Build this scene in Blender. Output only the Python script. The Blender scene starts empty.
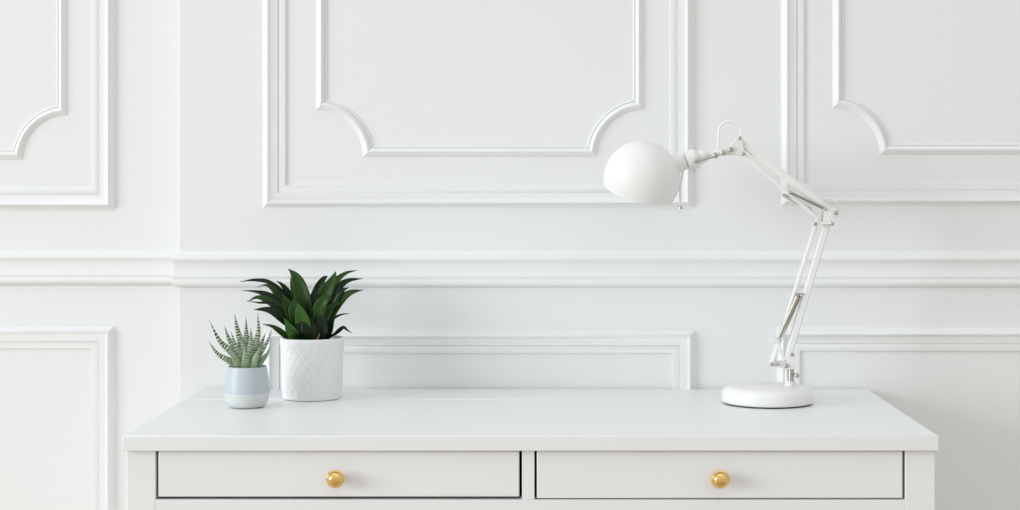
import bpy, bmesh, math, random
from mathutils import Vector, Matrix

# ------------------------------------------------------------------ camera, world, lights, exposure
scene = bpy.context.scene
COL = scene.collection
F, D, ZC, VX, HY = 1682.0, 2.226, 1.286, 550.0, 182.3     # focal length (px of a 1020 wide frame), camera distance, height, principal point

cam_data = bpy.data.cameras.new('camera')
cam = bpy.data.objects.new('camera', cam_data)
COL.objects.link(cam)
cam.location = (0, -D, ZC)
cam.rotation_euler = (math.pi / 2, 0, 0)
cam_data.sensor_width = 36.0
cam_data.lens = 36.0 * F / 1020.0
cam_data.shift_x = (510.0 - VX) / 1020.0
cam_data.shift_y = -(255.0 - HY) / 1020.0
cam_data.clip_start = 0.05
scene.camera = cam

world = bpy.data.worlds.new('world')
scene.world = world
world.use_nodes = True
bg = world.node_tree.nodes['Background']
# soft room light: more from above (pale ceiling) than from the horizon
_wt = world.node_tree
_tc = _wt.nodes.new('ShaderNodeTexCoord')
_sx = _wt.nodes.new('ShaderNodeSeparateXYZ')
_rp = _wt.nodes.new('ShaderNodeValToRGB')
_wt.links.new(_tc.outputs['Generated'], _sx.inputs[0])
_wt.links.new(_sx.outputs['Z'], _rp.inputs['Fac'])
_wt.links.new(_rp.outputs['Color'], bg.inputs[0])
_rp.color_ramp.elements[0].position = 0.05
_rp.color_ramp.elements[0].color = (0.66, 0.66, 0.65, 1)
_rp.color_ramp.elements[1].position = 0.75
_rp.color_ramp.elements[1].color = (0.97, 0.99, 1.0, 1)
_e = _rp.color_ramp.elements.new(1.0)
_e.color = (1.20, 1.215, 1.22, 1)
bg.inputs[1].default_value = 1.0


def area_light(name, loc, target, sx, sy, power, color):
    d = bpy.data.lights.new(name, 'AREA')
    d.shape = 'RECTANGLE'
    d.size, d.size_y = sx, sy
    d.energy = power
    d.color = color
    o = bpy.data.objects.new(name, d)
    COL.objects.link(o)
    o.location = loc
    o.rotation_euler = (Vector(target) - Vector(loc)).to_track_quat('-Z', 'Y').to_euler()
    return o


area_light('window_daylight', (-6.9, -3.1, 2.15), (0.1, 0.4, 1.15), 3.6, 2.6, 345.0, (0.93, 0.985, 1.01))

vs = scene.view_settings
vs.view_transform = 'Standard'
vs.look = 'None'
vs.gamma = 1.0
vs.use_curve_mapping = False
vs.exposure = 0.0


# ------------------------------------------------------------------ helpers
def P(px, py, Y):
    k = (D + Y) / F
    return Vector(((px - VX) * k, Y, ZC - (py - HY) * k))


def tag(o, label=None, cat=None, group=None, kind=None):
    if label: o['label'] = label
    if cat: o['category'] = cat
    if group: o['group'] = group
    if kind: o['kind'] = kind
    return o


def empty(name, loc):
    o = bpy.data.objects.new(name, None)
    COL.objects.link(o)
    o.location = loc
    o.empty_display_size = 0.02
    return o


def build(name, bm, mats, parent=None, smooth=False, bevel=0.0, segs=2, angle=30):
    """link a bmesh (built in world coordinates) as one mesh object"""
    me = bpy.data.meshes.new(name)
    bmesh.ops.recalc_face_normals(bm, faces=bm.faces)
    if smooth:
        for f in bm.faces: f.smooth = True
    bm.to_mesh(me)
    bm.free()
    o = bpy.data.objects.new(name, me)
    COL.objects.link(o)
    for m in (mats if isinstance(mats, (list, tuple)) else [mats]):
        me.materials.append(m)
    if parent:
        o.parent = parent
        o.matrix_parent_inverse = Matrix.Translation(-parent.location)
    if bevel:
        b = o.modifiers.new('bevel', 'BEVEL')
        b.width = bevel
        b.segments = segs
        b.limit_method = 'ANGLE'
        b.angle_limit = math.radians(angle)
        b.harden_normals = False
        for p_ in me.polygons: p_.use_smooth = True
        me.set_sharp_from_angle(angle=math.radians(40))
    elif smooth:
        me.set_sharp_from_angle(angle=math.radians(50))
    return o


def box(bm, x0, x1, y0, y1, z0, z1):
    v = [bm.verts.new((x, y, z)) for x in (x0, x1) for y in (y0, y1) for z in (z0, z1)]
    for q in ((0, 1, 3, 2), (4, 6, 7, 5), (0, 4, 5, 1), (2, 3, 7, 6), (0, 2, 6, 4), (1, 5, 7, 3)):
        bm.faces.new([v[i] for i in q])


def lathe(bm, prof, origin, axis=(0, 0, 1), seg=64, cap_start=False, cap_end=False):
    """prof: list of (radius, height along axis)"""
    ax = Vector(axis).normalized()
    u = ax.orthogonal().normalized()
    v = ax.cross(u)
    o = Vector(origin)
    rings = []
    for r, h in prof:
        if r < 1e-7:
            rings.append([bm.verts.new(o + ax * h)])
        else:
            rings.append([bm.verts.new(o + ax * h + (u * math.cos(a) + v * math.sin(a)) * r)
                          for a in (2 * math.pi * i / seg for i in range(seg))])
    for a, b in zip(rings[:-1], rings[1:]):
        for i in range(seg):
            j = (i + 1) % seg
            if len(a) == 1 and len(b) == 1: continue
            if len(a) == 1: bm.faces.new((a[0], b[i], b[j]))
            elif len(b) == 1: bm.faces.new((a[i], a[j], b[0]))
            else: bm.faces.new((a[i], a[j], b[j], b[i]))
    if cap_start and len(rings[0]) > 1: bm.faces.new(rings[0])
    if cap_end and len(rings[-1]) > 1: bm.faces.new(rings[-1])


def cyl(bm, p, q, r, seg=24, r2=None):
    p, q = Vector(p), Vector(q)
    L = (q - p).length
    r2 = r if r2 is None else r2
    lathe(bm, [(0, 0), (r, 0), (r2, L), (0, L)], p, q - p, seg)


def catmull(pts, n):
    pts = [Vector(p) for p in pts]
    if len(pts) == 2:
        return [pts[0].lerp(pts[1], i / n) for i in range(n + 1)]
    ext = [pts[0] * 2 - pts[1]] + pts + [pts[-1] * 2 - pts[-2]]
    m = len(pts) - 1
    out = []
    for i in range(n + 1):
        s = i / n * m
        k = min(int(s), m - 1)
        t = s - k
        a, b, c, d = ext[k:k + 4]
        out.append(0.5 * ((2 * b) + (c - a) * t + (2 * a - 5 * b + 4 * c - d) * t * t + (3 * b - a - 3 * c + d) * t ** 3))
    return out


def tube(bm, pts, r, seg=10):
    pts = [Vector(p) for p in pts]
    rings = []
    nrm = None
    for i, p in enumerate(pts):
        t = (pts[min(i + 1, len(pts) - 1)] - pts[max(i - 1, 0)]).normalized()
        nrm = t.orthogonal().normalized() if nrm is None else (nrm - t * nrm.dot(t)).normalized()
        b = t.cross(nrm)
        rr = r(i / (len(pts) - 1)) if callable(r) else r
        rings.append([bm.verts.new(p + (nrm * math.cos(a) + b * math.sin(a)) * rr)
                      for a in (2 * math.pi * k / seg for k in range(seg))])
    for a, b in zip(rings[:-1], rings[1:]):
        for i in range(seg):
            j = (i + 1) % seg
            bm.faces.new((a[i], a[j], b[j], b[i]))
    bm.faces.new(rings[0][::-1])
    bm.faces.new(rings[-1])


def helix(bm, p, q, R, wire, turns, per=12, seg=5):
    p, q = Vector(p), Vector(q)
    t = (q - p).normalized()
    u = t.orthogonal().normalized()
    v = t.cross(u)
    n = int(turns * per)
    pts = [p]
    for i in range(n + 1):
        a = 2 * math.pi * i / per
        pts.append(p.lerp(q, 0.04 + 0.92 * i / n) + (u * math.cos(a) + v * math.sin(a)) * R)
    pts.append(q)
    tube(bm, pts, wire, seg)


def bar(bm, p, q, w, d, ext=0.0):
    """straight bar from p to q, width w in the plane of the arm, depth d along Y"""
    p, q = Vector(p), Vector(q)
    t = (q - p).normalized()
    p, q = p - t * ext, q + t * ext
    y = Vector((0, 1, 0))
    y = (y - t * y.dot(t)).normalized()
    s = t.cross(y)
    v = [bm.verts.new(e + s * (a * w / 2) + y * (b * d / 2)) for e in (p, q) for a in (-1, 1) for b in (-1, 1)]
    for f in ((0, 1, 3, 2), (4, 6, 7, 5), (0, 4, 5, 1), (2, 3, 7, 6), (0, 2, 6, 4), (1, 5, 7, 3)):
        bm.faces.new([v[i] for i in f])


def plate(bm, pts, y0, y1):
    """flat outline (list of points, their x and z used) extruded between y0 and y1"""
    a = [bm.verts.new((p[0], y0, p[2])) for p in pts]
    b = [bm.verts.new((p[0], y1, p[2])) for p in pts]
    n = len(pts)
    bm.faces.new(a)
    bm.faces.new(b[::-1])
    for i in range(n):
        j = (i + 1) % n
        bm.faces.new((a[i], b[i], b[j], a[j]))


def round_plate(centres, n=14):
    """outline of the convex hull of circles [(point, radius)] in the X-Z plane"""
    pts = []
    for c, r in centres:
        for i in range(n * 2):
            a = math.pi * i / n
            pts.append((c[0] + r * math.cos(a), c[2] + r * math.sin(a)))
    pts = sorted(set(pts))
    def half(ps):
        h = []
        for p in ps:
            while len(h) >= 2 and (h[-1][0] - h[-2][0]) * (p[1] - h[-2][1]) - (h[-1][1] - h[-2][1]) * (p[0] - h[-2][0]) <= 0:
                h.pop()
            h.append(p)
        return h
    lo, up = half(pts), half(pts[::-1])
    return [(x, 0, z) for x, z in lo[:-1] + up[:-1]]


# ------------------------------------------------------------------ materials
def mat(name, color, rough=0.5, metal=0.0, coat=0.0, spec=0.5):
    m = bpy.data.materials.new(name)
    m.use_nodes = True
    b = m.node_tree.nodes['Principled BSDF']
    b.inputs['Base Color'].default_value = (*color, 1)
    b.inputs['Roughness'].default_value = rough
    b.inputs['Metallic'].default_value = metal
    b.inputs['Specular IOR Level'].default_value = spec
    b.inputs['Coat Weight'].default_value = coat
    return m


def nd(m, t, **kw):
    n = m.node_tree.nodes.new(t)
    for k, v in kw.items(): setattr(n, k, v)
    return n


def noise_bump(m, scale, strength, dist=0.002, detail=4):
    nt = m.node_tree
    tc = nd(m, 'ShaderNodeTexCoord')
    no = nd(m, 'ShaderNodeTexNoise')
    no.inputs['Scale'].default_value = scale
    no.inputs['Detail'].default_value = detail
    bu = nd(m, 'ShaderNodeBump')
    bu.inputs['Strength'].default_value = strength
    bu.inputs['Distance'].default_value = dist
    nt.links.new(tc.outputs['Object'], no.inputs['Vector'])
    nt.links.new(no.outputs['Fac'], bu.inputs['Height'])
    nt.links.new(bu.outputs['Normal'], nt.nodes['Principled BSDF'].inputs['Normal'])
    return no


def noise_color(m, c0, c1, scale, lo=0.35, hi=0.65, detail=4):
    nt = m.node_tree
    tc = nd(m, 'ShaderNodeTexCoord')
    no = nd(m, 'ShaderNodeTexNoise')
    no.inputs['Scale'].default_value = scale
    no.inputs['Detail'].default_value = detail
    cr = nd(m, 'ShaderNodeValToRGB')
    cr.color_ramp.elements[0].position = lo
    cr.color_ramp.elements[0].color = (*c0, 1)
    cr.color_ramp.elements[1].position = hi
    cr.color_ramp.elements[1].color = (*c1, 1)
    nt.links.new(tc.outputs['Object'], no.inputs['Vector'])
    nt.links.new(no.outputs['Fac'], cr.inputs['Fac'])
    nt.links.new(cr.outputs['Color'], nt.nodes['Principled BSDF'].inputs['Base Color'])


WALL = mat('wall_paint', (0.793, 0.802, 0.802), 0.55, spec=0.3)
noise_bump(WALL, 60, 0.05, 0.001)
TRIM = mat('trim_paint', (0.797, 0.806, 0.804), 0.5, spec=0.3)
FLOOR = mat('oak_floor', (0.55, 0.44, 0.32), 0.45)
noise_color(FLOOR, (0.45, 0.345, 0.22), (0.55, 0.43, 0.29), 6)
LACQ = mat('white_lacquer', (0.79, 0.803, 0.81), 0.38, spec=0.4)
noise_bump(LACQ, 25, 0.03, 0.001)
INSIDE = mat('gap_shade_board', (0.05, 0.047, 0.044), 0.8)  # near-black inner boards: shade of the drawer gaps put into the colour
BRASS = mat('polished_brass', (0.83, 0.56, 0.20), 0.12, 1.0)
LAMPW = mat('lamp_white_enamel', (0.80, 0.80, 0.785), 0.32, spec=0.5)
SHADEW = mat('lamp_shade_enamel', (0.80, 0.80, 0.785), 0.42, spec=0.35)
STEEL = mat('nickel_steel', (0.50, 0.485, 0.44), 0.2, 1.0)
SPRING = mat('spring_steel', (0.42, 0.40, 0.35), 0.35, 1.0)
RUBBER = mat('black_rubber', (0.02, 0.02, 0.02), 0.7)
SPRINGL = mat('bright_spring_steel', (0.66, 0.64, 0.57), 0.4, 1.0)
CABLE = mat('white_cable', (0.84, 0.84, 0.82), 0.4)
POTW = mat('white_ceramic', (0.80, 0.805, 0.805), 0.45)
SOIL = mat('potting_soil', (0.03, 0.02, 0.014), 0.95)
noise_color(SOIL, (0.012, 0.009, 0.007), (0.07, 0.045, 0.03), 300)
GLAZE = mat('blue_grey_glaze', (0.56, 0.64, 0.68), 0.35)
noise_color(GLAZE, (0.54, 0.625, 0.665), (0.585, 0.66, 0.695), 90)
BISQUE = mat('pale_stoneware', (0.72, 0.74, 0.73), 0.7)
noise_color(BISQUE, (0.69, 0.71, 0.70), (0.75, 0.765, 0.755), 250)


def leaf_mat(name, c0, c1, rough=0.42):
    m = mat(name, c0, rough, spec=0.2)
    nt = m.node_tree
    uv = nd(m, 'ShaderNodeUVMap')
    uv.uv_map = 'UVMap'
    mp = nd(m, 'ShaderNodeMapping')
    mp.inputs['Scale'].default_value = (14, 1.5, 1)
    no = nd(m, 'ShaderNodeTexNoise')
    no.inputs['Scale'].default_value = 1.0
    no.inputs['Detail'].default_value = 3
    cr = nd(m, 'ShaderNodeValToRGB')
    cr.color_ramp.elements[0].position = 0.35
    cr.color_ramp.elements[0].color = (*c0, 1)
    cr.color_ramp.elements[1].position = 0.7
    cr.color_ramp.elements[1].color = (*c1, 1)
    nt.links.new(uv.outputs['UV'], mp.inputs['Vector'])
    nt.links.new(mp.outputs['Vector'], no.inputs['Vector'])
    nt.links.new(no.outputs['Fac'], cr.inputs['Fac'])
    b = nt.nodes['Principled BSDF']
    nt.links.new(cr.outputs['Color'], b.inputs['Base Color'])
    return m


LEAF_DARK = leaf_mat('dark_green_leaf', (0.0035, 0.011, 0.003), (0.009, 0.027, 0.005))
LEAF_MID = leaf_mat('green_leaf', (0.010, 0.032, 0.004), (0.030, 0.078, 0.009))
LEAF_LIGHT = leaf_mat('fresh_green_leaf', (0.028, 0.082, 0.012), (0.055, 0.135, 0.022))
LEAF_DRY = mat('dry_leaf', (0.10, 0.055, 0.025), 0.8)


def zebra_mat():
    m = mat('banded_succulent_leaf', (0.1, 0.2, 0.1), 0.45, spec=0.4)
    nt = m.node_tree
    L = nt.links.new
    uv = nd(m, 'ShaderNodeUVMap')
    uv.uv_map = 'UVMap'
    sep = nd(m, 'ShaderNodeSeparateXYZ')
    L(uv.outputs['UV'], sep.inputs[0])
    mp = nd(m, 'ShaderNodeMapping')
    mp.inputs['Scale'].default_value = (5, 9, 1)
    L(uv.outputs['UV'], mp.inputs['Vector'])
    no = nd(m, 'ShaderNodeTexNoise')
    no.inputs['Scale'].default_value = 1.4
    no.inputs['Detail'].default_value = 2
    L(mp.outputs['Vector'], no.inputs['Vector'])
    # bands along the leaf, broken up by noise
    a = nd(m, 'ShaderNodeMath', operation='MULTIPLY_ADD')
    a.inputs[1].default_value = 112.0
    L(sep.outputs['Y'], a.inputs[0])
    s = nd(m, 'ShaderNodeMath', operation='MULTIPLY')
    s.inputs[1].default_value = 9.0
    L(no.outputs['Fac'], s.inputs[0])
    L(s.outputs[0], a.inputs[2])
    si = nd(m, 'ShaderNodeMath', operation='SINE')
    L(a.outputs[0], si.inputs[0])
    band = nd(m, 'ShaderNodeMapRange')
    band.inputs['From Min'].default_value = 0.12
    band.inputs['From Max'].default_value = 0.62
    L(si.outputs[0], band.inputs['Value'])
    base = nd(m, 'ShaderNodeValToRGB')
    e = base.color_ramp.elements
    e[0].position = 0.05
    e[0].color = (0.27, 0.38, 0.19, 1)
    e[1].position = 0.75
    e[1].color = (0.014, 0.042, 0.016, 1)
    k = e.new(0.4)
    k.color = (0.070, 0.140, 0.050, 1)
    L(sep.outputs['Y'], base.inputs['Fac'])
    fade = nd(m, 'ShaderNodeMapRange')               # the bands thin out towards the leaf's base
    fade.inputs['From Min'].default_value = 0.12
    fade.inputs['From Max'].default_value = 0.50
    fade.inputs['To Min'].default_value = 0.12
    L(sep.outputs['Y'], fade.inputs['Value'])
    mul = nd(m, 'ShaderNodeMath', operation='MULTIPLY')
    L(band.outputs['Result'], mul.inputs[0])
    L(fade.outputs['Result'], mul.inputs[1])
    mix = nd(m, 'ShaderNodeMix', data_type='RGBA')
    L(mul.outputs[0], mix.inputs['Factor'])
    L(base.outputs['Color'], mix.inputs[6])
    mix.inputs[7].default_value = (0.55, 0.62, 0.48, 1)
    L(mix.outputs[2], nt.nodes['Principled BSDF'].inputs['Base Color'])
    return m


ZEBRA = zebra_mat()

# ------------------------------------------------------------------ the setting
YW = 0.505                 # plane of the wall behind the chest
YL = YW + 0.056            # plane of the set-back wall on the left
XCORN = P(179.3, 0, YW).x
ZT = 2.75

bm = bmesh.new()
box(bm, XCORN, 2.1, YW, YW + 0.2, 0, ZT)
tag(build('wall_back', bm, WALL, bevel=0.0008), 'white painted wall behind the chest of drawers', 'wall', kind='structure')
bm = bmesh.new()
box(bm, -2.3, XCORN, YL, YL + 0.15, 0, ZT)
tag(build('wall_left', bm, WALL), 'bright white wall set back at the left of the corner', 'wall', kind='structure')
bm = bmesh.new()
box(bm, -2.3, 2.1, -2.6, YW + 0.2, -0.05, 0.0)
tag(build('floor', bm, FLOOR), 'pale oak floor under the chest', 'floor', kind='structure')


def sweep(bm, path, prof, Y, closed=True):
    """moulding on a wall at Y: path of (x, z) along its OUTER edge, prof of (inset, height off the wall);
    inward is to the left of the path's direction"""
    n = len(path)
    rings = []
    for i in range(n):
        p = Vector(path[i])
        a = (p - Vector(path[i - 1])).normalized()
        b = (Vector(path[(i + 1) % n]) - p).normalized()
        na, nb = Vector((-a.y, a.x)), Vector((-b.y, b.x))
        m = (na + nb)
        m = m / max(m.dot(na), 0.2) if m.length > 1e-6 else na
        rings.append([bm.verts.new((p.x + m.x * u, Y - w, p.y + m.y * u)) for u, w in prof])
    for i in range(n):
        a, b = rings[i], rings[(i + 1) % n]
        for k in range(len(prof) - 1):
            bm.faces.new((a[k], a[k + 1], b[k + 1], b[k]))


FRAME = [(0, 0), (.0015, .0004), (.0035, .0016), (.0055, .0038), (.0075, .0070), (.0092, .0101), (.0104, .0117), (.0114, .0121), (.0124, .0117),
         (.0140, .0102), (.0160, .0086), (.0190, .0072), (.0225, .0064), (.0268, .0060), (.0273, .0034), (.0295, .0048), (.0345, .0049),
         (.0375, .0045), (.0392, .0040), (.0395, .0002), (.0402, 0)]
BEAD = [(0, 0), (.0005, .0008), (.003, .0030), (.006, .0058), (.0078, .0073), (.0090, .0076), (.0104, .0066), (.0120, .0048), (.0138, .0036),
        (.0144, .0012), (.0156, .0030), (.0170, .0026), (.0180, 0)]


FRAME = [(u, w * 0.86) for u, w in FRAME]
BEAD = [(u, w * 0.88) for u, w in BEAD]


def wall_px(pts, Y):
    return [(P(a, b, Y).x, P(a, b, Y).z) for a, b in pts]


def frame(n, x0, x1, y0, y1, Y, label):
    """rectangular frame, outer edges in pixels on the wall plane (y1 below y0)"""
    bm = bmesh.new()
    sweep(bm, wall_px([(x0, y0), (x0, y1), (x1, y1), (x1, y0)], Y), FRAME, Y)
    o = build('trim_%d' % n, bm, TRIM, smooth=True)
    o.data.set_sharp_from_angle(angle=math.radians(35))
    return tag(o, label, 'wall moulding', kind='structure')


def notched(n, x0, x1, y0, y1, R, Y, label):
    """slim inner moulding with scooped corners"""
    pts = []
    def arc(cx, cy, a0, a1, m=20):
        for i in range(m + 1):
            a = math.radians(a0 + (a1 - a0) * i / m)
            pts.append((cx + R * math.cos(a), cy - R * math.sin(a)))
    arc(x0, y0, 0, -90)       # top left, centre on the corner: from the top edge round to the left edge
    arc(x0, y1, 90, 0)
    arc(x1, y1, 180, 90)
    arc(x1, y0, -90, -180)
    bm = bmesh.new()
    sweep(bm, wall_px(pts, Y), BEAD, Y)
    o = build('trim_%d' % n, bm, TRIM, smooth=True)
    o.data.set_sharp_from_angle(angle=math.radians(35))
    return tag(o, label, 'wall moulding', kind='structure')


frame(1, 261.5, 694.5, -560, 209.5, YW, 'white rectangular panel moulding behind the lamp shade, upper middle of the wall')
notched(2, 316, 644, -505, 157.0, 47, YW, 'slim white moulding with scooped corners inside the middle upper panel')
frame(3, 779.5, 1212, -560, 207.5, YW, 'white rectangular panel moulding on the upper wall right of the lamp arm')
notched(4, 832.5, 1160, -505, 154.8, 47, YW, 'slim white moulding with scooped corners inside the right upper panel')
frame(5, -316, 116.5, -560, 211.5, YL, 'white rectangular panel moulding on the upper set-back wall at left')
notched(6, -262, 67.5, -505, 160.0, 44.5, YL, 'slim white moulding with scooped corners inside the left upper panel')
frame(7, 263, 696.5, 328.5, 900, YW, 'white panel moulding on the lower wall behind the plants and chest')
frame(8, 775.5, 1212, 326.5, 900, YW, 'white panel moulding on the lower wall right of the lamp base')
frame(9, -316, 116.0, 324.5, 900, YL, 'white panel moulding on the lower set-back wall left of the chest')

# chair rail: profile of (pixel row on the wall plane, height off the wall), swept round the corner
RAIL = [(251.5, 0), (252.2, .0020), (254, .0056), (256, .0094), (257.4, .0116), (258.6, .0122), (259.8, .0118), (261.4, .0098), (263, .0084),
        (265, .0078), (270, .0078), (272.5, .0088), (274.5, .0106), (276, .0116), (277, .0115), (278.2, .0103), (279, .0101),
        (280, .0112), (281.5, .0122), (283.5, .0120), (285, .0100), (286, .0064), (287.2, .0030), (287.6, 0)]
RAIL = [(y, w * 0.9) for y, w in RAIL]
path = [Vector((2.1, YW)), Vector((XCORN, YW)), Vector((XCORN, YL)), Vector((-2.3, YL))]
bm = bmesh.new()
rings = []
for i, p in enumerate(path):
    def nrm(a, b):
        t = (b - a).normalized()
        return Vector((t.y, -t.x)) * -1
    ns = []
    if i > 0: ns.append(nrm(path[i - 1], p))
    if i < len(path) - 1: ns.append(nrm(p, path[i + 1]))
    ns = [q if True else q for q in ns]
    m = sum(ns, Vector((0, 0)))
    m = m / m.dot(ns[0])
    rings.append([bm.verts.new((p.x + m.x * w, p.y + m.y * w, P(0, y, YW).z)) for y, w in RAIL])
for a, b in zip(rings[:-1], rings[1:]):
    for k in range(len(RAIL) - 1):
        bm.faces.new((a[k], a[k + 1], b[k + 1], b[k]))
o = build('trim_10', bm, TRIM, smooth=True)
tag(o, 'white chair rail moulding running across the whole wall behind the plants and lamp', 'chair rail', kind='structure')

# ------------------------------------------------------------------ chest of drawers
ZTOP = P(0, 436, 0).z
XL, XR = P(122.3, 0, 0).x, P(939.0, 0, 0).x
chest = empty('chest_of_drawers', ((XL + XR) / 2, 0.25, 0))
tag(chest, 'white lacquered chest of drawers with round brass knobs, standing against the panelled wall', 'chest of drawers')
TH = 0.0200
YSEAM = 0.3745
bm = bmesh.new()
box(bm, XL, XR, 0.0, YSEAM, ZTOP - TH, ZTOP)
build('top', bm, LACQ, chest, bevel=0.0012)
bm = bmesh.new()
box(bm, XL, XR, YSEAM + 0.0004, 0.5, ZTOP - TH, ZTOP + 0.0006)
build('back_board', bm, LACQ, chest, bevel=0.0012)
ZB = ZTOP - TH                 # underside of the top
YF = 0.009                     # front plane of legs and rails
def fx(px): return P(px, 0, YF).x
def fz(py): return P(0, py, YF).z
LX = [(fx(126.5), fx(155.6)), (fx(905.2), fx(935.0))]
for k, (a, b) in enumerate(LX):
    for y0, y1 in ((YF, YF + 0.038), (0.455, 0.493)):
        bm = bmesh.new()
        box(bm, a, b, y0, y1, 0, ZB)
        build('leg', bm, LACQ, chest, bevel=0.001)
    bm = bmesh.new()
    xm = (a + b) / 2
    box(bm, xm - 0.006, xm + 0.006, YF + 0.038, 0.455, 0.12, ZB)
    build('side_panel', bm, LACQ, chest)
bm = bmesh.new()
box(bm, LX[0][1], LX[1][0], 0.47, 0.476, 0.12, ZB)
build('back_panel', bm, INSIDE, chest)
ZR1, ZR0 = fz(499.7), fz(512.5)
bm = bmesh.new()
box(bm, LX[0][1], LX[1][0], YF, YF + 0.03, ZR0, ZR1)
build('rail', bm, LACQ, chest, bevel=0.0006)
bm = bmesh.new()
box(bm, fx(522), fx(534.5), YF, 0.46, ZR1, ZB)
build('divider', bm, LACQ, chest, bevel=0.0006)
bm = bmesh.new()
box(bm, LX[0][1] + 0.002, LX[1][0] - 0.002, YF + 0.001, YF + 0.019, 0.13, ZR0 - 0.003)
build('lower_front', bm, LACQ, chest, bevel=0.001)
bm = bmesh.new()
box(bm, LX[0][1], LX[1][0], YF + 0.03, 0.455, ZR1 - 0.012, ZR1 - 0.004)
build('dust_panel', bm, INSIDE, chest)

KNOB = [(0, 0), (.0075, 0), (.0075, .0015), (.0050, .003), (.0046, .0085), (.0060, .0105), (.0105, .0118), (.0118, .0130),
        (.0121, .0142), (.0118, .0152), (.0108, .0158), (.0103, .0166), (.0098, .0190), (.0084, .0215), (.0062, .0233), (.0034, .0244), (0, .0247)]
for (x0, x1, zt, zb, kx, ky) in ((158.2, 519.3, 451.5, 496.9, 335.0, 479.5), (536.8, 902.8, 451.5, 498.5, 720.6, 480.0)):
    bm = bmesh.new()
    box(bm, fx(x0), fx(x1), YF + 0.0005, YF + 0.0185, fz(zb), ZB - 0.0015)
    dr = build('drawer', bm, LACQ, chest, bevel=0.0014)
    bm = bmesh.new()
    X0, X1 = fx(x0) + 0.006, fx(x1) - 0.006
    z0, z1 = fz(zb) + 0.004, ZB - 0.008
    box(bm, X0, X0 + 0.012, YF + 0.0186, 0.45, z0, z1)
    box(bm, X1 - 0.012, X1, YF + 0.0186, 0.45, z0, z1)
    box(bm, X0 + 0.012, X1 - 0.012, 0.438, 0.45, z0, z1)
    box(bm, X0 + 0.012, X1 - 0.012, YF + 0.0186, 0.438, z0, z0 + 0.006)
    build('drawer_box', bm, INSIDE, dr)
    bm = bmesh.new()
    c = P(kx, ky, -0.008)
    lathe(bm, KNOB, (c.x, YF + 0.0005, c.z), (0, -1, 0), 48)
    tag(build('knob', bm, BRASS, dr, smooth=True), 'round polished brass knob')

# ------------------------------------------------------------------ lamp
YB = 0.331
kb = (D + YB) / F                       # metres per pixel in the lamp's plane
def L(px, py, dy=0.0):
    return P(px, py, YB) + Vector((0, dy, 0))
base_c = Vector((P(767.7, 0, YB).x, YB, ZTOP))
lamp = empty('desk_lamp', base_c)
tag(lamp, 'white spring-arm desk lamp with round dome shade, standing at the right of the chest top', 'lamp')
bm = bmesh.new()
lathe(bm, [(0, 0.0022), (.0675, .0022), (.0690, .0034), (.0697, .0060), (.0697, .0120), (.0692, .0165), (.0678, .0200), (.0652, .0232),
           (.0615, .0252), (.0560, .0264), (.0, .0272)], base_c, seg=96)
build('base', bm, LAMPW, lamp, smooth=True)
bm = bmesh.new()
lathe(bm, [(0, 0.0002), (.0655, .0002), (.0655, .0023), (0, .0023)], base_c, seg=96)
build('foot_pad', bm, RUBBER, lamp)

# upright pin
px_ = L(790.5, 0).x
bm = bmesh.new()
lathe(bm, [(0, 0), (.0085, 0), (.0085, .004), (.0068, .0052), (.0068, .007), (0, .007)], (px_ - 0.0005, YB, ZTOP + 0.0268), seg=32)
build('collar', bm, LAMPW, lamp, smooth=True)
bm = bmesh.new()
cyl(bm, (px_ + .0005, YB, ZTOP + 0.030), (px_ + .0005, YB, L(0, 362).z), 0.0049, 24)
tag(build('pin', bm, STEEL, lamp, smooth=True), 'shiny steel pin')
bm = bmesh.new()
cyl(bm, (px_ - .0060, YB - .001, ZTOP + 0.030), (px_ - .0060, YB - .001, L(0, 362).z), 0.0030, 20)
build('sleeve', bm, LAMPW, lamp, smooth=True)


def screw(px, py, r=0.0030, y0=-0.0115, m=None, y1=None):
    bm = bmesh.new()
    c = L(px, py)
    a = c + Vector((0, y0, 0))
    lathe(bm, [(0, -.0018), (r * .55, -.0017), (r * .9, -.0011), (r, -.0002), (r, .0006), (r * .55, .0008), (r * .55, -y0 if y1 is None else y1 - y0), (0, -y0 if y1 is None else y1 - y0)],
          a, (0, 1, 0), 20)
    return build('screw', bm, m or STEEL, lamp, smooth=True)


# lower bracket
for y0, y1 in ((-.0085, -.0065), (.0065, .0085)):
    bm = bmesh.new()
    plate(bm, round_plate([(L(772.2, 363.5), .0042), (L(785.5, 364.5), .0045), (L(789, 366), .005)]), YB + y0, YB + y1)
    plate(bm, round_plate([(L(786.5, 364.5), .0040), (L(791, 353.5), .0040), (L(792, 366), .0040)]), YB + y0 - .0004, YB + y1 + .0004)
    build('bracket', bm, LAMPW, lamp, bevel=.0005)
bm = bmesh.new()
bar(bm, L(776.5, 340.5, -.004), L(785.5, 363, -.004), .0050, .003)
bar(bm, L(778, 338.5, .004), L(771.5, 363.5, .004), .0054, .003)
bar(bm, L(771.5, 340, -.001), L(777.5, 340, -.001), .0050, .010, ext=.002)
build('spring_yoke', bm, LAMPW, lamp, bevel=.0006)

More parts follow.
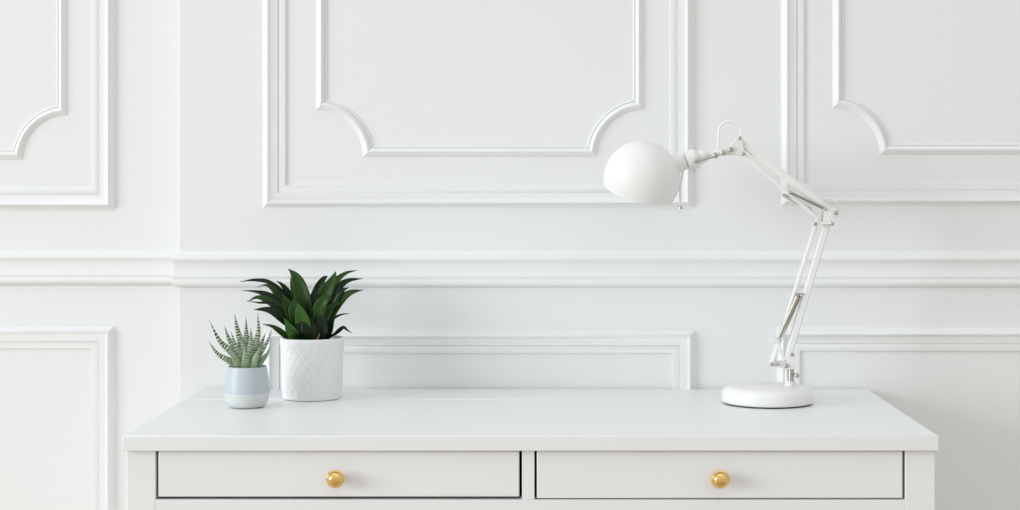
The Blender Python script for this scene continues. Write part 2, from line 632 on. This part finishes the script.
# lower arm: thick bar and thin bar side by side
bm = bmesh.new()
bar(bm, L(828.2, 219), L(785.8, 364), .0108, .011, ext=.001)
build('lower_arm', bm, LAMPW, lamp, bevel=.0022, segs=3)
bm = bmesh.new()
bar(bm, L(817.6, 219.5, .001), L(772.6, 363, .001), .0062, .009, ext=.001)
build('lower_arm', bm, LAMPW, lamp, bevel=.0018, segs=3)
bm = bmesh.new()
helix(bm, L(797.8, 294, -.0075), L(777.3, 339, -.0075), .0026, .0007, 48)
tag(build('spring', bm, SPRINGL, lamp, smooth=True), 'steel tension spring')
bm = bmesh.new()
helix(bm, L(801.5, 294, .008), L(781, 339, .008), .0026, .0007, 48)
tag(build('spring', bm, SPRINGL, lamp, smooth=True), 'steel tension spring')
bm = bmesh.new()
bar(bm, L(795.0, 293.6, 0), L(803, 293.6, 0), .0022, .018, ext=.001)
build('spring_pin', bm, STEEL, lamp, bevel=.0005)

# elbow
for y0, y1 in ((-.0088, -.0066), (.0066, .0088)):
    bm = bmesh.new()
    plate(bm, round_plate([(L(824.5, 221.5), .0036), (L(829, 222.5), .0046), (L(833.2, 211.6), .0058), (L(825.5, 210.5), .0036)]), YB + y0, YB + y1)
    build('elbow_plate', bm, LAMPW, lamp, bevel=.0005)
bm = bmesh.new()
bar(bm, L(814, 222.8, -.0103), L(829.5, 223, -.0103), .0042, .002, ext=.001)
bar(bm, L(814, 222.8, .0103), L(829.5, 223, .0103), .0042, .002, ext=.001)
build('elbow_link', bm, LAMPW, lamp, bevel=.0005)
# upper arm
bm = bmesh.new()
bar(bm, L(740.0, 141.8), L(831, 211.6), .0112, .011, ext=.002)
build('upper_arm', bm, LAMPW, lamp, bevel=.0022, segs=3)
bm = bmesh.new()
bar(bm, L(743.0, 154.2), L(819.5, 219.5), .0062, .009, ext=.001)
build('upper_arm', bm, LAMPW, lamp, bevel=.0018, segs=3)
bm = bmesh.new()
helix(bm, L(789.2, 192.4, -.0085), L(823.8, 208.9, -.0085), .0015, .0007, 50)
tag(build('spring', bm, SPRING, lamp, smooth=True), 'steel tension spring')
bm = bmesh.new()
helix(bm, L(783, 194.5, .0085), L(812.5, 210, .0085), .0020, .0007, 50)
tag(build('spring', bm, SPRING, lamp, smooth=True), 'steel tension spring')

# head joint
for y0, y1 in ((-.0088, -.0066), (.0066, .0088)):
    bm = bmesh.new()
    plate(bm, round_plate([(L(739, 138.5), .0030), (L(742.2, 153.6), .0030), (L(729.5, 150), .0036)]), YB + y0, YB + y1)
    build('head_plate', bm, LAMPW, lamp, bevel=.0005)
bm = bmesh.new()
bar(bm, L(741, 153.6, -.0045), L(716.5, 153.6, -.0045), .0050, .004, ext=.001)
bar(bm, L(733, 146.5, .003), L(716.5, 154.2, .003), .0056, .004, ext=.001)
build('head_link', bm, LAMPW, lamp, bevel=.0008)
bm = bmesh.new()
tube(bm, [L(722, 152.2), L(711, 155), L(703, 156.8)], .0048, 20)
tag(build('head_arm', bm, LAMPW, lamp, smooth=True), None)
bm = bmesh.new()
tube(bm, [L(717, 156.2, -.0105), L(706, 158.8, -.0135), L(696.5, 161, -.0165)], .0017, 12)
build('head_rod', bm, STEEL, lamp, smooth=True)
for a in ((739, 138.2, .0030), (730, 149.6, .0042), (742.5, 153.9, .0032), (722.5, 153.0, .0042), (714.8, 155.5, .0046), (695.8, 161.0, .0038, -.0180),
          (789.2, 192.6, .0032), (823.8, 209.0, .0026), (834.5, 212.8, .0034), (813.8, 223.6, .0032, -.0125), (830.8, 223.6, .0030, -.0125),
          (791.2, 353.8, .0032), (785.2, 365, .0036), (770.6, 363.4, .0030), (776.2, 363.2, .0028), (796, 374.6, .0038)):
    screw(*a)
bm = bmesh.new()
cyl(bm, L(790, 374.6), L(796, 374.6), .0022, 16)
build('clamp_screw', bm, STEEL, lamp, smooth=True)

# shade: a dome cut by the rim, the neck leaving it at its upper right
sc_ = L(641.8, 179.0)
R = 38.4 * kb
ax = Vector((-0.22, 0.30, -0.93)).normalized()       # where the opening faces
c_ = 12.4 * kb
n_ = 40
prof = []
th0 = math.acos(c_ / R)
for i in range(n_ + 1):
    th = math.pi - (math.pi - th0) * i / n_
    prof.append((R * math.sin(th) if i else 0, R * math.cos(th)))
rim = prof[-1]
prof += [(rim[0] + .0002, rim[1] + .0006), (rim[0] - .0004, rim[1] + .0012), (rim[0] - .0012, rim[1] + .0004)]
for i in range(n_, -1, -1):
    th = math.pi - (math.pi - th0) * i / n_
    prof.append(((R - .0013) * math.sin(th) if i else 0, (R - .0013) * math.cos(th)))
bm = bmesh.new()
lathe(bm, prof, sc_, ax, 96)
build('shade', bm, SHADEW, lamp, smooth=True)
nk = (L(697.5, 158.6) - L(676, 166)).normalized()
bm = bmesh.new()
lathe(bm, [(0, -.004), (.0135, -.004), (.0128, .004), (.0118, .012), (.0114, .020), (0, .020)], L(673.5, 166.0), nk, 40)
build('neck', bm, SHADEW, lamp, smooth=True)
bm = bmesh.new()
lathe(bm, [(0, 0), (.0150, 0), (.0160, .0015), (.0160, .0140), (.0150, .0165), (.0110, .0180), (.0105, .0290), (.0095, .0305), (0, .0305)], L(686.5, 161.8), nk, 40)
build('socket', bm, LAMPW, lamp, smooth=True)
bm = bmesh.new()
cyl(bm, L(693.6, 171.2, -.0150), L(693.6, 171.2, -.008), .0014, 12)
build('set_screw', bm, SPRING, lamp, smooth=True)
bm = bmesh.new()
tube(bm, [L(683.5, 168, -.002), L(680.2, 186, -.002), L(680.4, 206, -.002)], .0018, 10)
sw = build('pull_switch', bm, CABLE, lamp, smooth=True)
bm = bmesh.new()
lathe(bm, [(0, 0), (.0020, 0), (.0031, .0040), (.0029, .0052), (0, .0056)], L(680.4, 205.6, -.002), (0.01, 0, -1), 16)
o = build('tip', bm, STEEL, None, smooth=True)
o.parent = sw
o.matrix_parent_inverse = Matrix.Identity(4)
# cable loops at the head and the elbow
bm = bmesh.new()
tube(bm, catmull([L(713, 155, .004), L(717.5, 149, .006), L(719, 138, .008), L(719.6, 129, .008), L(724, 123, .008), L(731, 121, .008),
                  L(738, 123.5, .008), L(741.8, 130, .008), L(741, 138, .006), L(744, 145, .007)], 60), .0017, 10)
build('cable', bm, CABLE, lamp, smooth=True)
bm = bmesh.new()
tube(bm, catmull([L(819, 207, .0115), L(822, 202, .0115), L(829, 199.2, .0115), L(836, 202, .0115), L(839.6, 208.5, .0115), L(838.5, 215, .0115), L(833, 219.5, .0115), L(828, 226, .0115)], 50), .0015, 10)
build('cable', bm, CABLE, lamp, smooth=True)

# ------------------------------------------------------------------ plants
def add_leaf(bm, uvl, pts, W, N, fold=0.25, mi=0, seg=18, prof=None, th=0.0007, twist=0.0):
    """strap leaf along pts, its upper face towards N, half width W"""
    c = catmull(pts, seg)
    N = Vector(N).normalized()
    S = (-1, -.72, -.36, 0, .36, .72, 1)
    ph = random.random() * 6.28
    top, bot = [], []
    for i, p in enumerate(c):
        t = i / seg
        T = (c[min(i + 1, seg)] - c[max(i - 1, 0)]).normalized()
        n0 = Matrix.Rotation(twist * t, 3, T) @ N
        side = T.cross(n0)
        side = side.normalized() if side.length > 1e-4 else T.orthogonal().normalized()
        n = side.cross(T).normalized()
        w = W * (prof(t) if prof else max(0.03, (0.55 + 0.45 * min(1, t / .38)) * (1 - max(0, (t - .34) / .66) ** 1.5)))
        a, b = [], []
        for s in S:
            q = p + side * (s * w) + n * (fold * w * (abs(s) ** 1.3) + 0.16 * w * s * abs(s) * math.sin(ph + 7.5 * t) * min(1, t * 3))
            a.append(bm.verts.new(q))
            b.append(bm.verts.new(q - n * th * (1 - .7 * abs(s)) ))
        top.append(a)
        bot.append(b)
    def face(vs, uvs):
        f = bm.faces.new(vs)
        f.material_index = mi
        f.smooth = True
        for l, u in zip(f.loops, uvs): l[uvl].uv = u
    off = random.random() * 7
    m = len(S)
    for i in range(seg):
        t0, t1 = i / seg, (i + 1) / seg
        for k in range(m - 1):
            u0, u1 = off + k / m, off + (k + 1) / m
            face((top[i][k], top[i][k + 1], top[i + 1][k + 1], top[i + 1][k]), ((u0, t0), (u1, t0), (u1, t1), (u0, t1)))
            face((bot[i][k], bot[i + 1][k], bot[i + 1][k + 1], bot[i][k + 1]), ((u0, t0), (u0, t1), (u1, t1), (u1, t0)))
        face((top[i][0], top[i + 1][0], bot[i + 1][0], bot[i][0]), ((off, t0), (off, t1), (off, t1), (off, t0)))
        face((top[i][-1], bot[i][-1], bot[i + 1][-1], top[i + 1][-1]), ((off, t0), (off, t0), (off, t1), (off, t1)))
    face(top[0] + bot[0][::-1], [(off, 0)] * (2 * m))
    face(top[-1][::-1] + bot[-1], [(off, 1)] * (2 * m))


random.seed(4)
# --- leafy plant in the white pot
YP = 0.392
kp = (D + YP) / F
pot_c = Vector((P(312.2, 0, YP).x, YP, ZTOP))
plant = empty('potted_plant', pot_c)
tag(plant, 'dark green broad-leaved plant in a white diamond-patterned pot, taller of the two plants', 'potted plant')
HP, RB, RT = 0.0945, 0.0456, 0.0492
bm = bmesh.new()
NA, NZ, NTH = 22, 110, 22 * 16
rings = []
for j in range(NZ + 1):
    z = 0.0008 + (HP - 0.0008) * j / NZ
    t = z / HP
    r0 = RB + (RT - RB) * (t ** 0.75)
    if t < 0.03: r0 -= 0.0012 * (1 - t / 0.03) ** 2
    if t > 0.975: r0 -= 0.0010 * ((t - .975) / .025) ** 2
    ring = []
    for i in range(NTH):
        a = 2 * math.pi * i / NTH
        u = a / (2 * math.pi) * NA
        v = z / 0.0195
        def ridge(s):
            d = abs((s + 0.5) % 1.0 - 0.5)          # distance to the nearest line
            return max(0.0, 1 - d / 0.14)
        g = max(ridge(u + v), ridge(u - v))
        m_ = min(1, max(0, (t - .05) / .03)) * min(1, max(0, (.91 - t) / .03))
        r = r0 - 0.00085 * (g * g * (3 - 2 * g)) * m_
        ring.append(bm.verts.new((pot_c.x + r * math.cos(a), pot_c.y + r * math.sin(a), ZTOP + z)))
    rings.append(ring)
for r_, z in ((RT - .0022, HP + .0004), (RT - .0040, HP - .0006), (RT - .0046, HP - .004), (RT - .0052, HP - .022)):
    rings.append([bm.verts.new((pot_c.x + r_ * math.cos(2 * math.pi * i / NTH), pot_c.y + r_ * math.sin(2 * math.pi * i / NTH), ZTOP + z)) for i in range(NTH)])
for a, b in zip(rings[:-1], rings[1:]):
    for i in range(NTH):
        j = (i + 1) % NTH
        bm.faces.new((a[i], a[j], b[j], b[i]))
bm.faces.new(rings[0][::-1])
bm.faces.new(rings[-1])
o = build('pot', bm, POTW, plant, smooth=True)
tag(o, 'white ceramic pot with embossed diamond lattice')


def soil(bm, c, r, z, n=40, m=9, amp=0.0012):
    rings = []
    for j in range(m + 1):
        rr = r * j / m
        if j == 0:
            rings.append([bm.verts.new((c.x, c.y, z))])
        else:
            rings.append([bm.verts.new((c.x + rr * math.cos(2 * math.pi * i / n), c.y + rr * math.sin(2 * math.pi * i / n),
                                        z + random.uniform(-amp, amp))) for i in range(n)])
    for a, b in zip(rings[:-1], rings[1:]):
        for i in range(n):
            j = (i + 1) % n
            if len(a) == 1: bm.faces.new((a[0], b[i], b[j]))
            else: bm.faces.new((a[i], a[j], b[j], b[i]))


ZS = ZTOP + HP - 0.007
bm = bmesh.new()
soil(bm, pot_c, RT - .0047, ZS)
build('soil', bm, SOIL, plant, smooth=True)

bm = bmesh.new()
uvl = bm.loops.layers.uv.new('UVMap')
def Q(px, py, dy=0.0):
    k = (D + YP + dy) / F
    return Vector(((px - VX) * k, YP + dy, ZC - (py - HY) * k))
CAMN = (0, -1, 0.25)
UPN = (0, -.35, 1)
# (points as pixel + depth offset, half width in pixels, facing, fold, material)
LV = [
    # left side, arching out
    ([(306, 336, .005), (292, 306, .012), (272, 285, .018), (256, 280.6, .02), (240, 281.6, .02)], 4.6, (0.35, -.75, .6), .35, 0, .5),
    ([(304, 336, .0), (288, 312, .0), (270, 297, .0), (256, 292, .0), (241.6, 290.6, .0)], 4.4, (.2, -.8, .6), .3, 0, .3),
    ([(303, 336, -.01), (285, 314, -.012), (268, 301, -.014), (257, 297.5, -.014), (247.3, 302, -.014)], 4.2, (.2, -.85, .5), .3, 1, .2),
    ([(300, 338, -.005), (287, 322, -.02), (275, 312.5, -.028), (265, 309.6, -.03), (253.8, 309.6, -.03)], 5.6, (.15, -.85, .45), .3, 0, 0),
    ([(300, 340, -.01), (288, 337.5, -.028), (279, 331, -.036), (272, 326.5, -.04), (262, 323.8, -.042)], 3.4, (.2, -.8, .5), .4, 1, 0),
    ([(306, 336, .01), (298, 308, .016), (286, 290, .02), (281, 284, .02), (276, 280.6, .02)], 3.2, (.3, -.8, .4), .4, 0, 0),
    ([(304, 338, -.012), (294, 318, -.022), (286.5, 303, -.026), (281.6, 293.6, -.028)], 6.6, (.15, -.95, .25), .25, 1, .2),
    # centre
    ([(310, 336, -.004), (306, 312, -.010), (301, 290, -.010), (296, 277, -.008), (288.3, 268.8, -.004)], 8.8, (-.1, -.95, .2), .3, 1, 0),
    ([(308, 336, .012), (300, 305, .016), (294, 288, .018), (290.5, 276.8, .02)], 5.8, (.2, -.95, .2), .25, 1, 0),
    ([(306, 338, -.018), (303.5, 325, -.032), (300.4, 313, -.037), (297.3, 302.6, -.036)], 8.2, (-.05, -1, .15), .22, 2, 0),
    ([(303, 338, -.016), (297, 320, -.026), (293, 308, -.029), (293, 298.2, -.026)], 6.8, (.1, -1, .2), .2, 1, 0),
    ([(313, 336, -.006), (312, 316, -.012), (313, 300, -.012), (315, 288, -.008)], 7.5, (0, -1, .2), .25, 0, 0),
    # right side
    ([(314, 336, -.004), (320, 308, -.008), (328, 290, -.008), (333.5, 279, -.006), (335.8, 271.2, -.004)], 7.8, (-.25, -.95, .15), .3, 1, 0),
    ([(312, 336, .010), (314, 306, .014), (318, 290, .016), (324, 279, .016), (328, 276, .016)], 5.4, (-.2, -.9, .4), .3, 0, 0),
    ([(316, 336, .010), (325, 304, .016), (335, 284, .02), (345, 274, .022), (357.6, 270, .022)], 4.6, (-.45, -.75, .5), .3, 1, 0),
    ([(318, 336, .004), (328, 312, .008), (338, 290, .010), (348, 281, .010), (362.8, 278.6, .010)], 5.6, (-.4, -.8, .45), .3, 0, 0),
    ([(318, 338, -.008), (328, 322, -.014), (340, 303, -.018), (350, 293.4, -.018), (363.6, 289.8, -.016)], 6.8, (-.35, -.85, .3), .28, 1, -.4),
    ([(316, 338, -.016), (318, 318, -.028), (322, 304, -.034), (328, 298, -.036), (331.4, 300, -.036)], 7.0, (-.1, -.95, .35), .25, 1, 0),
    ([(320, 336, .0), (330, 322, .0), (340, 315.2, .0), (350, 313.4, .0)], 1.9, (0, -.8, .6), .4, 0, 0),
    ([(322, 340, -.006), (333, 335.5, -.012), (339.5, 330.5, -.016), (343.6, 327.6, -.016), (347.5, 330.4, -.016), (352.6, 333.4, -.016)], 2.2, (0, -.85, .6), .4, 0, 0),
    # low front
    ([(300, 340, -.022), (293.5, 333, -.036), (288, 325, -.040), (283.6, 317.6, -.040)], 4.6, (.1, -1, .1), .3, 2, 0),
    ([(296, 340, -.024), (291.5, 336, -.038), (287.5, 331, -.042), (285, 326.2, -.042)], 3.2, (.1, -1, .3), .3, 2, 0),
    # dense base, its self-shadow painted in with the darkest leaf colour
    ([(311, 341, -.030), (310, 331, -.034), (307, 321, -.034), (305, 312, -.032)], 8.5, (0, -1, .1), .2, 0, 0),
    ([(319, 341, -.026), (321, 331, -.030), (322, 321, -.032), (325, 312, -.030)], 7.5, (0, -1, .1), .2, 0, 0),
    ([(297, 341, -.012), (294, 331, -.018), (291, 322, -.020), (286, 312, -.020)], 6.5, (0, -1, .1), .2, 0, 0),
    ([(326, 341, -.010), (328, 331, -.014), (331, 322, -.016), (336, 313, -.016)], 5.0, (0, -1, .1), .2, 0, 0),
    ([(304, 341, -.026), (301, 332, -.032), (299, 325, -.034), (295, 318, -.034)], 6.5, (0, -1, .1), .2, 0, 0),
    ([(302, 336, .004), (286, 309, .006), (274, 291, .008), (266, 285.5, .008), (257, 287, .008)], 3.6, (.25, -.75, .6), .35, 1, .4),
    ([(300, 338, -.008), (284, 316, -.014), (270, 304, -.018), (258, 303, -.020), (247, 300.5, -.020)], 2.6, (.2, -.8, .6), .4, 0, .5),
    ([(318, 337, -.006), (331, 312, -.012), (338, 297, -.014), (344, 290, -.014), (349, 287.5, -.012)], 4.2, (-.35, -.85, .3), .3, 0, -.4),
    ([(317, 337, -.012), (325, 318, -.020), (331, 308, -.023), (337, 303.5, -.024), (342, 305, -.024)], 3.6, (-.2, -.8, .55), .3, 1, .6),
    # behind
    ([(310, 336, .012), (306, 310, .022), (304, 292, .03), (302, 281, .034)], 6.0, (0, -1, .3), .25, 0, 0),
    ([(316, 336, .012), (322, 310, .024), (330, 292, .034), (340, 284, .04)], 6.0, (-.1, -.9, .4), .25, 0, 0),
    ([(304, 336, .012), (290, 312, .026), (276, 298, .038), (262, 292, .044)], 5.6, (.1, -.8, .5), .25, 0, 0),
    ([(320, 336, .010), (334, 316, .022), (346, 304, .03), (352, 300, .034)], 0.1, (-.1, -.9, .4), .25, 0, 0),
    ([(312, 336, .016), (312, 312, .028), (316, 296, .042), (319, 286, .052)], 5.6, (0, -.9, .4), .25, 0, 0),
]
LV = [l for l in LV if l[1] > 0.5]
for pts, w, N, fold, mi, tw in LV:
    add_leaf(bm, uvl, [Q(*p) for p in pts], w * kp, N, fold, mi, twist=tw)
build('foliage', bm, [LEAF_DARK, LEAF_MID, LEAF_LIGHT], plant)
bm = bmesh.new()
uvl = bm.loops.layers.uv.new('UVMap')
add_leaf(bm, uvl, [Q(314, 342, -.040), Q(317, 339.5, -.042), Q(319, 335, -.042), Q(320, 331.5, -.040)], 1.3 * kp, (0, -1, .2), .3, 0)
tag(build('dry_leaf', bm, LEAF_DRY, plant), 'withered brown leaf stub')

# --- succulent in the two-tone pot
YQ = 0.2880
kq = (D + YQ) / F
sp_c = Vector((P(247.2, 0, YQ).x, YQ, ZTOP))
succ = empty('potted_succulent', sp_c)
tag(succ, 'small white-banded spiky succulent in a pale blue-grey pot, shorter of the two plants', 'potted plant')
HS = 0.0612
OUT = [(0, .0006), (.0225, .0006), (.0252, .0012), (.0280, .0040), (.0308, .0090), (.0326, .0150), (.0335, .0205), (.0336, .0240), (.0333, .0300), (.0324, .0380),
       (.0312, .0460), (.0301, .0530), (.0292, .0590), (.0290, .0606)]
INN = [(.0284, .0613), (.0276, .0613), (.0268, .0604), (.0272, .0570), (.0285, .0480), (.0300, .0380), (0, .036)]
def dense(pr, per=4):
    out = []
    for i in range(len(pr) - 1):
        for j in range(per):
            t = j / per
            out.append((pr[i][0] * (1 - t) + pr[i + 1][0] * t, pr[i][1] * (1 - t) + pr[i + 1][1] * t))
    return out + [pr[-1]]
bm = bmesh.new()
prof = OUT + INN
lathe(bm, prof, sp_c, seg=96)
ZBAND = ZTOP + 0.0222
potb = build('pot', bm, [GLAZE, BISQUE], succ, smooth=True)
# the glaze line is in the material: pale stoneware below it, with a slightly uneven edge
m = bpy.data.materials.new('half_dipped_glaze')
m.use_nodes = True
nt = m.node_tree
b = nt.nodes['Principled BSDF']
b.inputs['Roughness'].default_value = 0.42
geo = nd(m, 'ShaderNodeTexCoord')
sep = nd(m, 'ShaderNodeSeparateXYZ')
nt.links.new(geo.outputs['Object'], sep.inputs[0])
no = nd(m, 'ShaderNodeTexNoise')
no.inputs['Scale'].default_value = 45
nt.links.new(geo.outputs['Object'], no.inputs['Vector'])
ad = nd(m, 'ShaderNodeMath', operation='MULTIPLY_ADD')
ad.inputs[1].default_value = 0.0022
nt.links.new(no.outputs['Fac'], ad.inputs[0])
nt.links.new(sep.outputs['Z'], ad.inputs[2])
mr = nd(m, 'ShaderNodeMapRange')
mr.inputs['From Min'].default_value = ZBAND + 0.0007
mr.inputs['From Max'].default_value = ZBAND + 0.0015
nt.links.new(ad.outputs[0], mr.inputs['Value'])
n2 = nd(m, 'ShaderNodeTexNoise')
n2.inputs['Scale'].default_value = 220
nt.links.new(geo.outputs['Object'], n2.inputs['Vector'])
mx1 = nd(m, 'ShaderNodeMix', data_type='RGBA')
mx1.inputs[6].default_value = (0.59, 0.62, 0.61, 1)
mx1.inputs[7].default_value = (0.66, 0.69, 0.68, 1)
mx2 = nd(m, 'ShaderNodeMix', data_type='RGBA')
mx2.inputs[6].default_value = (0.46, 0.52, 0.55, 1)
mx2.inputs[7].default_value = (0.50, 0.555, 0.58, 1)
mx = nd(m, 'ShaderNodeMix', data_type='RGBA')
nt.links.new(n2.outputs['Fac'], mx1.inputs['Factor'])
nt.links.new(n2.outputs['Fac'], mx2.inputs['Factor'])
nt.links.new(mr.outputs['Result'], mx.inputs['Factor'])
nt.links.new(mx1.outputs[2], mx.inputs[6])
nt.links.new(mx2.outputs[2], mx.inputs[7])
nt.links.new(mx.outputs[2], b.inputs['Base Color'])
potb.data.materials.clear()
potb.data.materials.append(m)
tag(potb, 'pale blue-grey glazed pot with an unglazed stoneware foot')
bm = bmesh.new()
soil(bm, sp_c, .0268, ZTOP + HS - .004, 32, 7, .0008)
build('soil', bm, SOIL, succ, smooth=True)


def add_spike(bm, uvl, pts, W, N, seg=22, thick=0.55):
    c = catmull(pts, seg)
    N = Vector(N).normalized()
    M = 10
    rings = []
    off = random.random() * 5
    for i, p in enumerate(c):
        t = i / seg
        T = (c[min(i + 1, seg)] - c[max(i - 1, 0)]).normalized()
        side = T.cross(N).normalized()
        n = side.cross(T)
        w = W * max(0.04, (0.86 + 0.14 * math.sin(min(1, t / .3) * math.pi / 2)) * (1 - t ** 1.35))
        rings.append([bm.verts.new(p + side * (w * math.cos(a)) + n * (w * thick * math.sin(a) * (1.0 if math.sin(a) > 0 else 0.8)))
                      for a in (2 * math.pi * k / M for k in range(M))])
    for i in range(seg):
        for k in range(M):
            j = (k + 1) % M
            f = bm.faces.new((rings[i][k], rings[i][j], rings[i + 1][j], rings[i + 1][k]))
            f.smooth = True
            for l, u in zip(f.loops, ((k / M, i / seg), ((k + 1) / M, i / seg), ((k + 1) / M, (i + 1) / seg), (k / M, (i + 1) / seg))):
                l[uvl].uv = (u[0] + off, u[1])
    bm.faces.new(rings[-1])
    bm.faces.new(rings[0][::-1])


def QS(px, py, dy=0.0):
    k = (D + YQ + dy) / F
    return Vector(((px - VX) * k, YQ + dy, ZC - (py - HY) * k))
bm = bmesh.new()
uvl = bm.loops.layers.uv.new('UVMap')
SPK = [
    ([(246, 366, -.004), (233, 353, -.006), (220, 341, -.006), (209.3, 320.6, -.004)], 4.4, (.4, -.8, .3)),
    ([(240, 367, -.010), (230, 361, -.016), (218, 354, -.018), (208.6, 341.2, -.016)], 3.8, (.3, -.85, .4)),
    ([(243, 366, .004), (236, 350, .006), (229, 339, .008), (224.3, 325.6, .010)], 4.0, (.2, -.95, .2)),
    ([(246, 366, .008), (242, 346, .012), (237.5, 330, .014), (234.5, 313.6, .014)], 4.4, (.1, -1, .1)),
    ([(248, 366, .010), (247, 346, .014), (246.2, 331, .016), (246, 316.5, .018)], 3.8, (0, -1, .1)),
    ([(250, 366, .004), (255, 346, .008), (258.5, 331, .010), (257.6, 312.8, .010)], 4.3, (-.2, -.95, .1)),
    ([(252, 366, -.004), (259, 354, -.006), (266.5, 343, -.006), (272.4, 328.2, -.004)], 4.2, (-.4, -.85, .2)),
    ([(254, 367, -.010), (261, 361, -.016), (267, 354, -.018), (270.8, 344.6, -.018)], 3.8, (-.3, -.9, .3)),
    ([(249, 366, .012), (257, 352, .020), (262, 342, .024), (266, 331.6, .026)], 3.8, (-.2, -.95, .2)),
    ([(245, 366, -.012), (240.5, 356, -.018), (236, 347, -.020), (231, 331.6, -.018)], 4.4, (.15, -1, .15)),
    ([(249, 366, -.010), (250.5, 352, -.014), (251, 341, -.014), (250.7, 327.4, -.012)], 4.6, (0, -1, .15)),
    ([(246, 368, -.018), (245.6, 361, -.024), (245, 353, -.026), (244.6, 345.6, -.026)], 4.6, (0, -1, .1)),
    ([(241, 368, -.016), (236.5, 361, -.022), (232.5, 354, -.024), (228, 345, -.024)], 4.6, (.2, -1, .15)),
    ([(251, 368, -.016), (254.5, 361, -.022), (257.5, 354, -.024), (260.5, 346, -.024)], 4.6, (-.2, -1, .15)),
    ([(247, 366, .0), (245, 352, .0), (243, 342, .0), (241, 333, .0)], 4.4, (0, -1, .1)),
    ([(250, 366, .0), (254, 352, .0), (257, 343, .0), (259, 336, .0)], 4.2, (-.1, -1, .1)),
]
for pts, w, N in SPK:
    add_spike(bm, uvl, [QS(*p) for p in pts], w * 1.22 * kq, N)
build('foliage', bm, ZEBRA, succ)
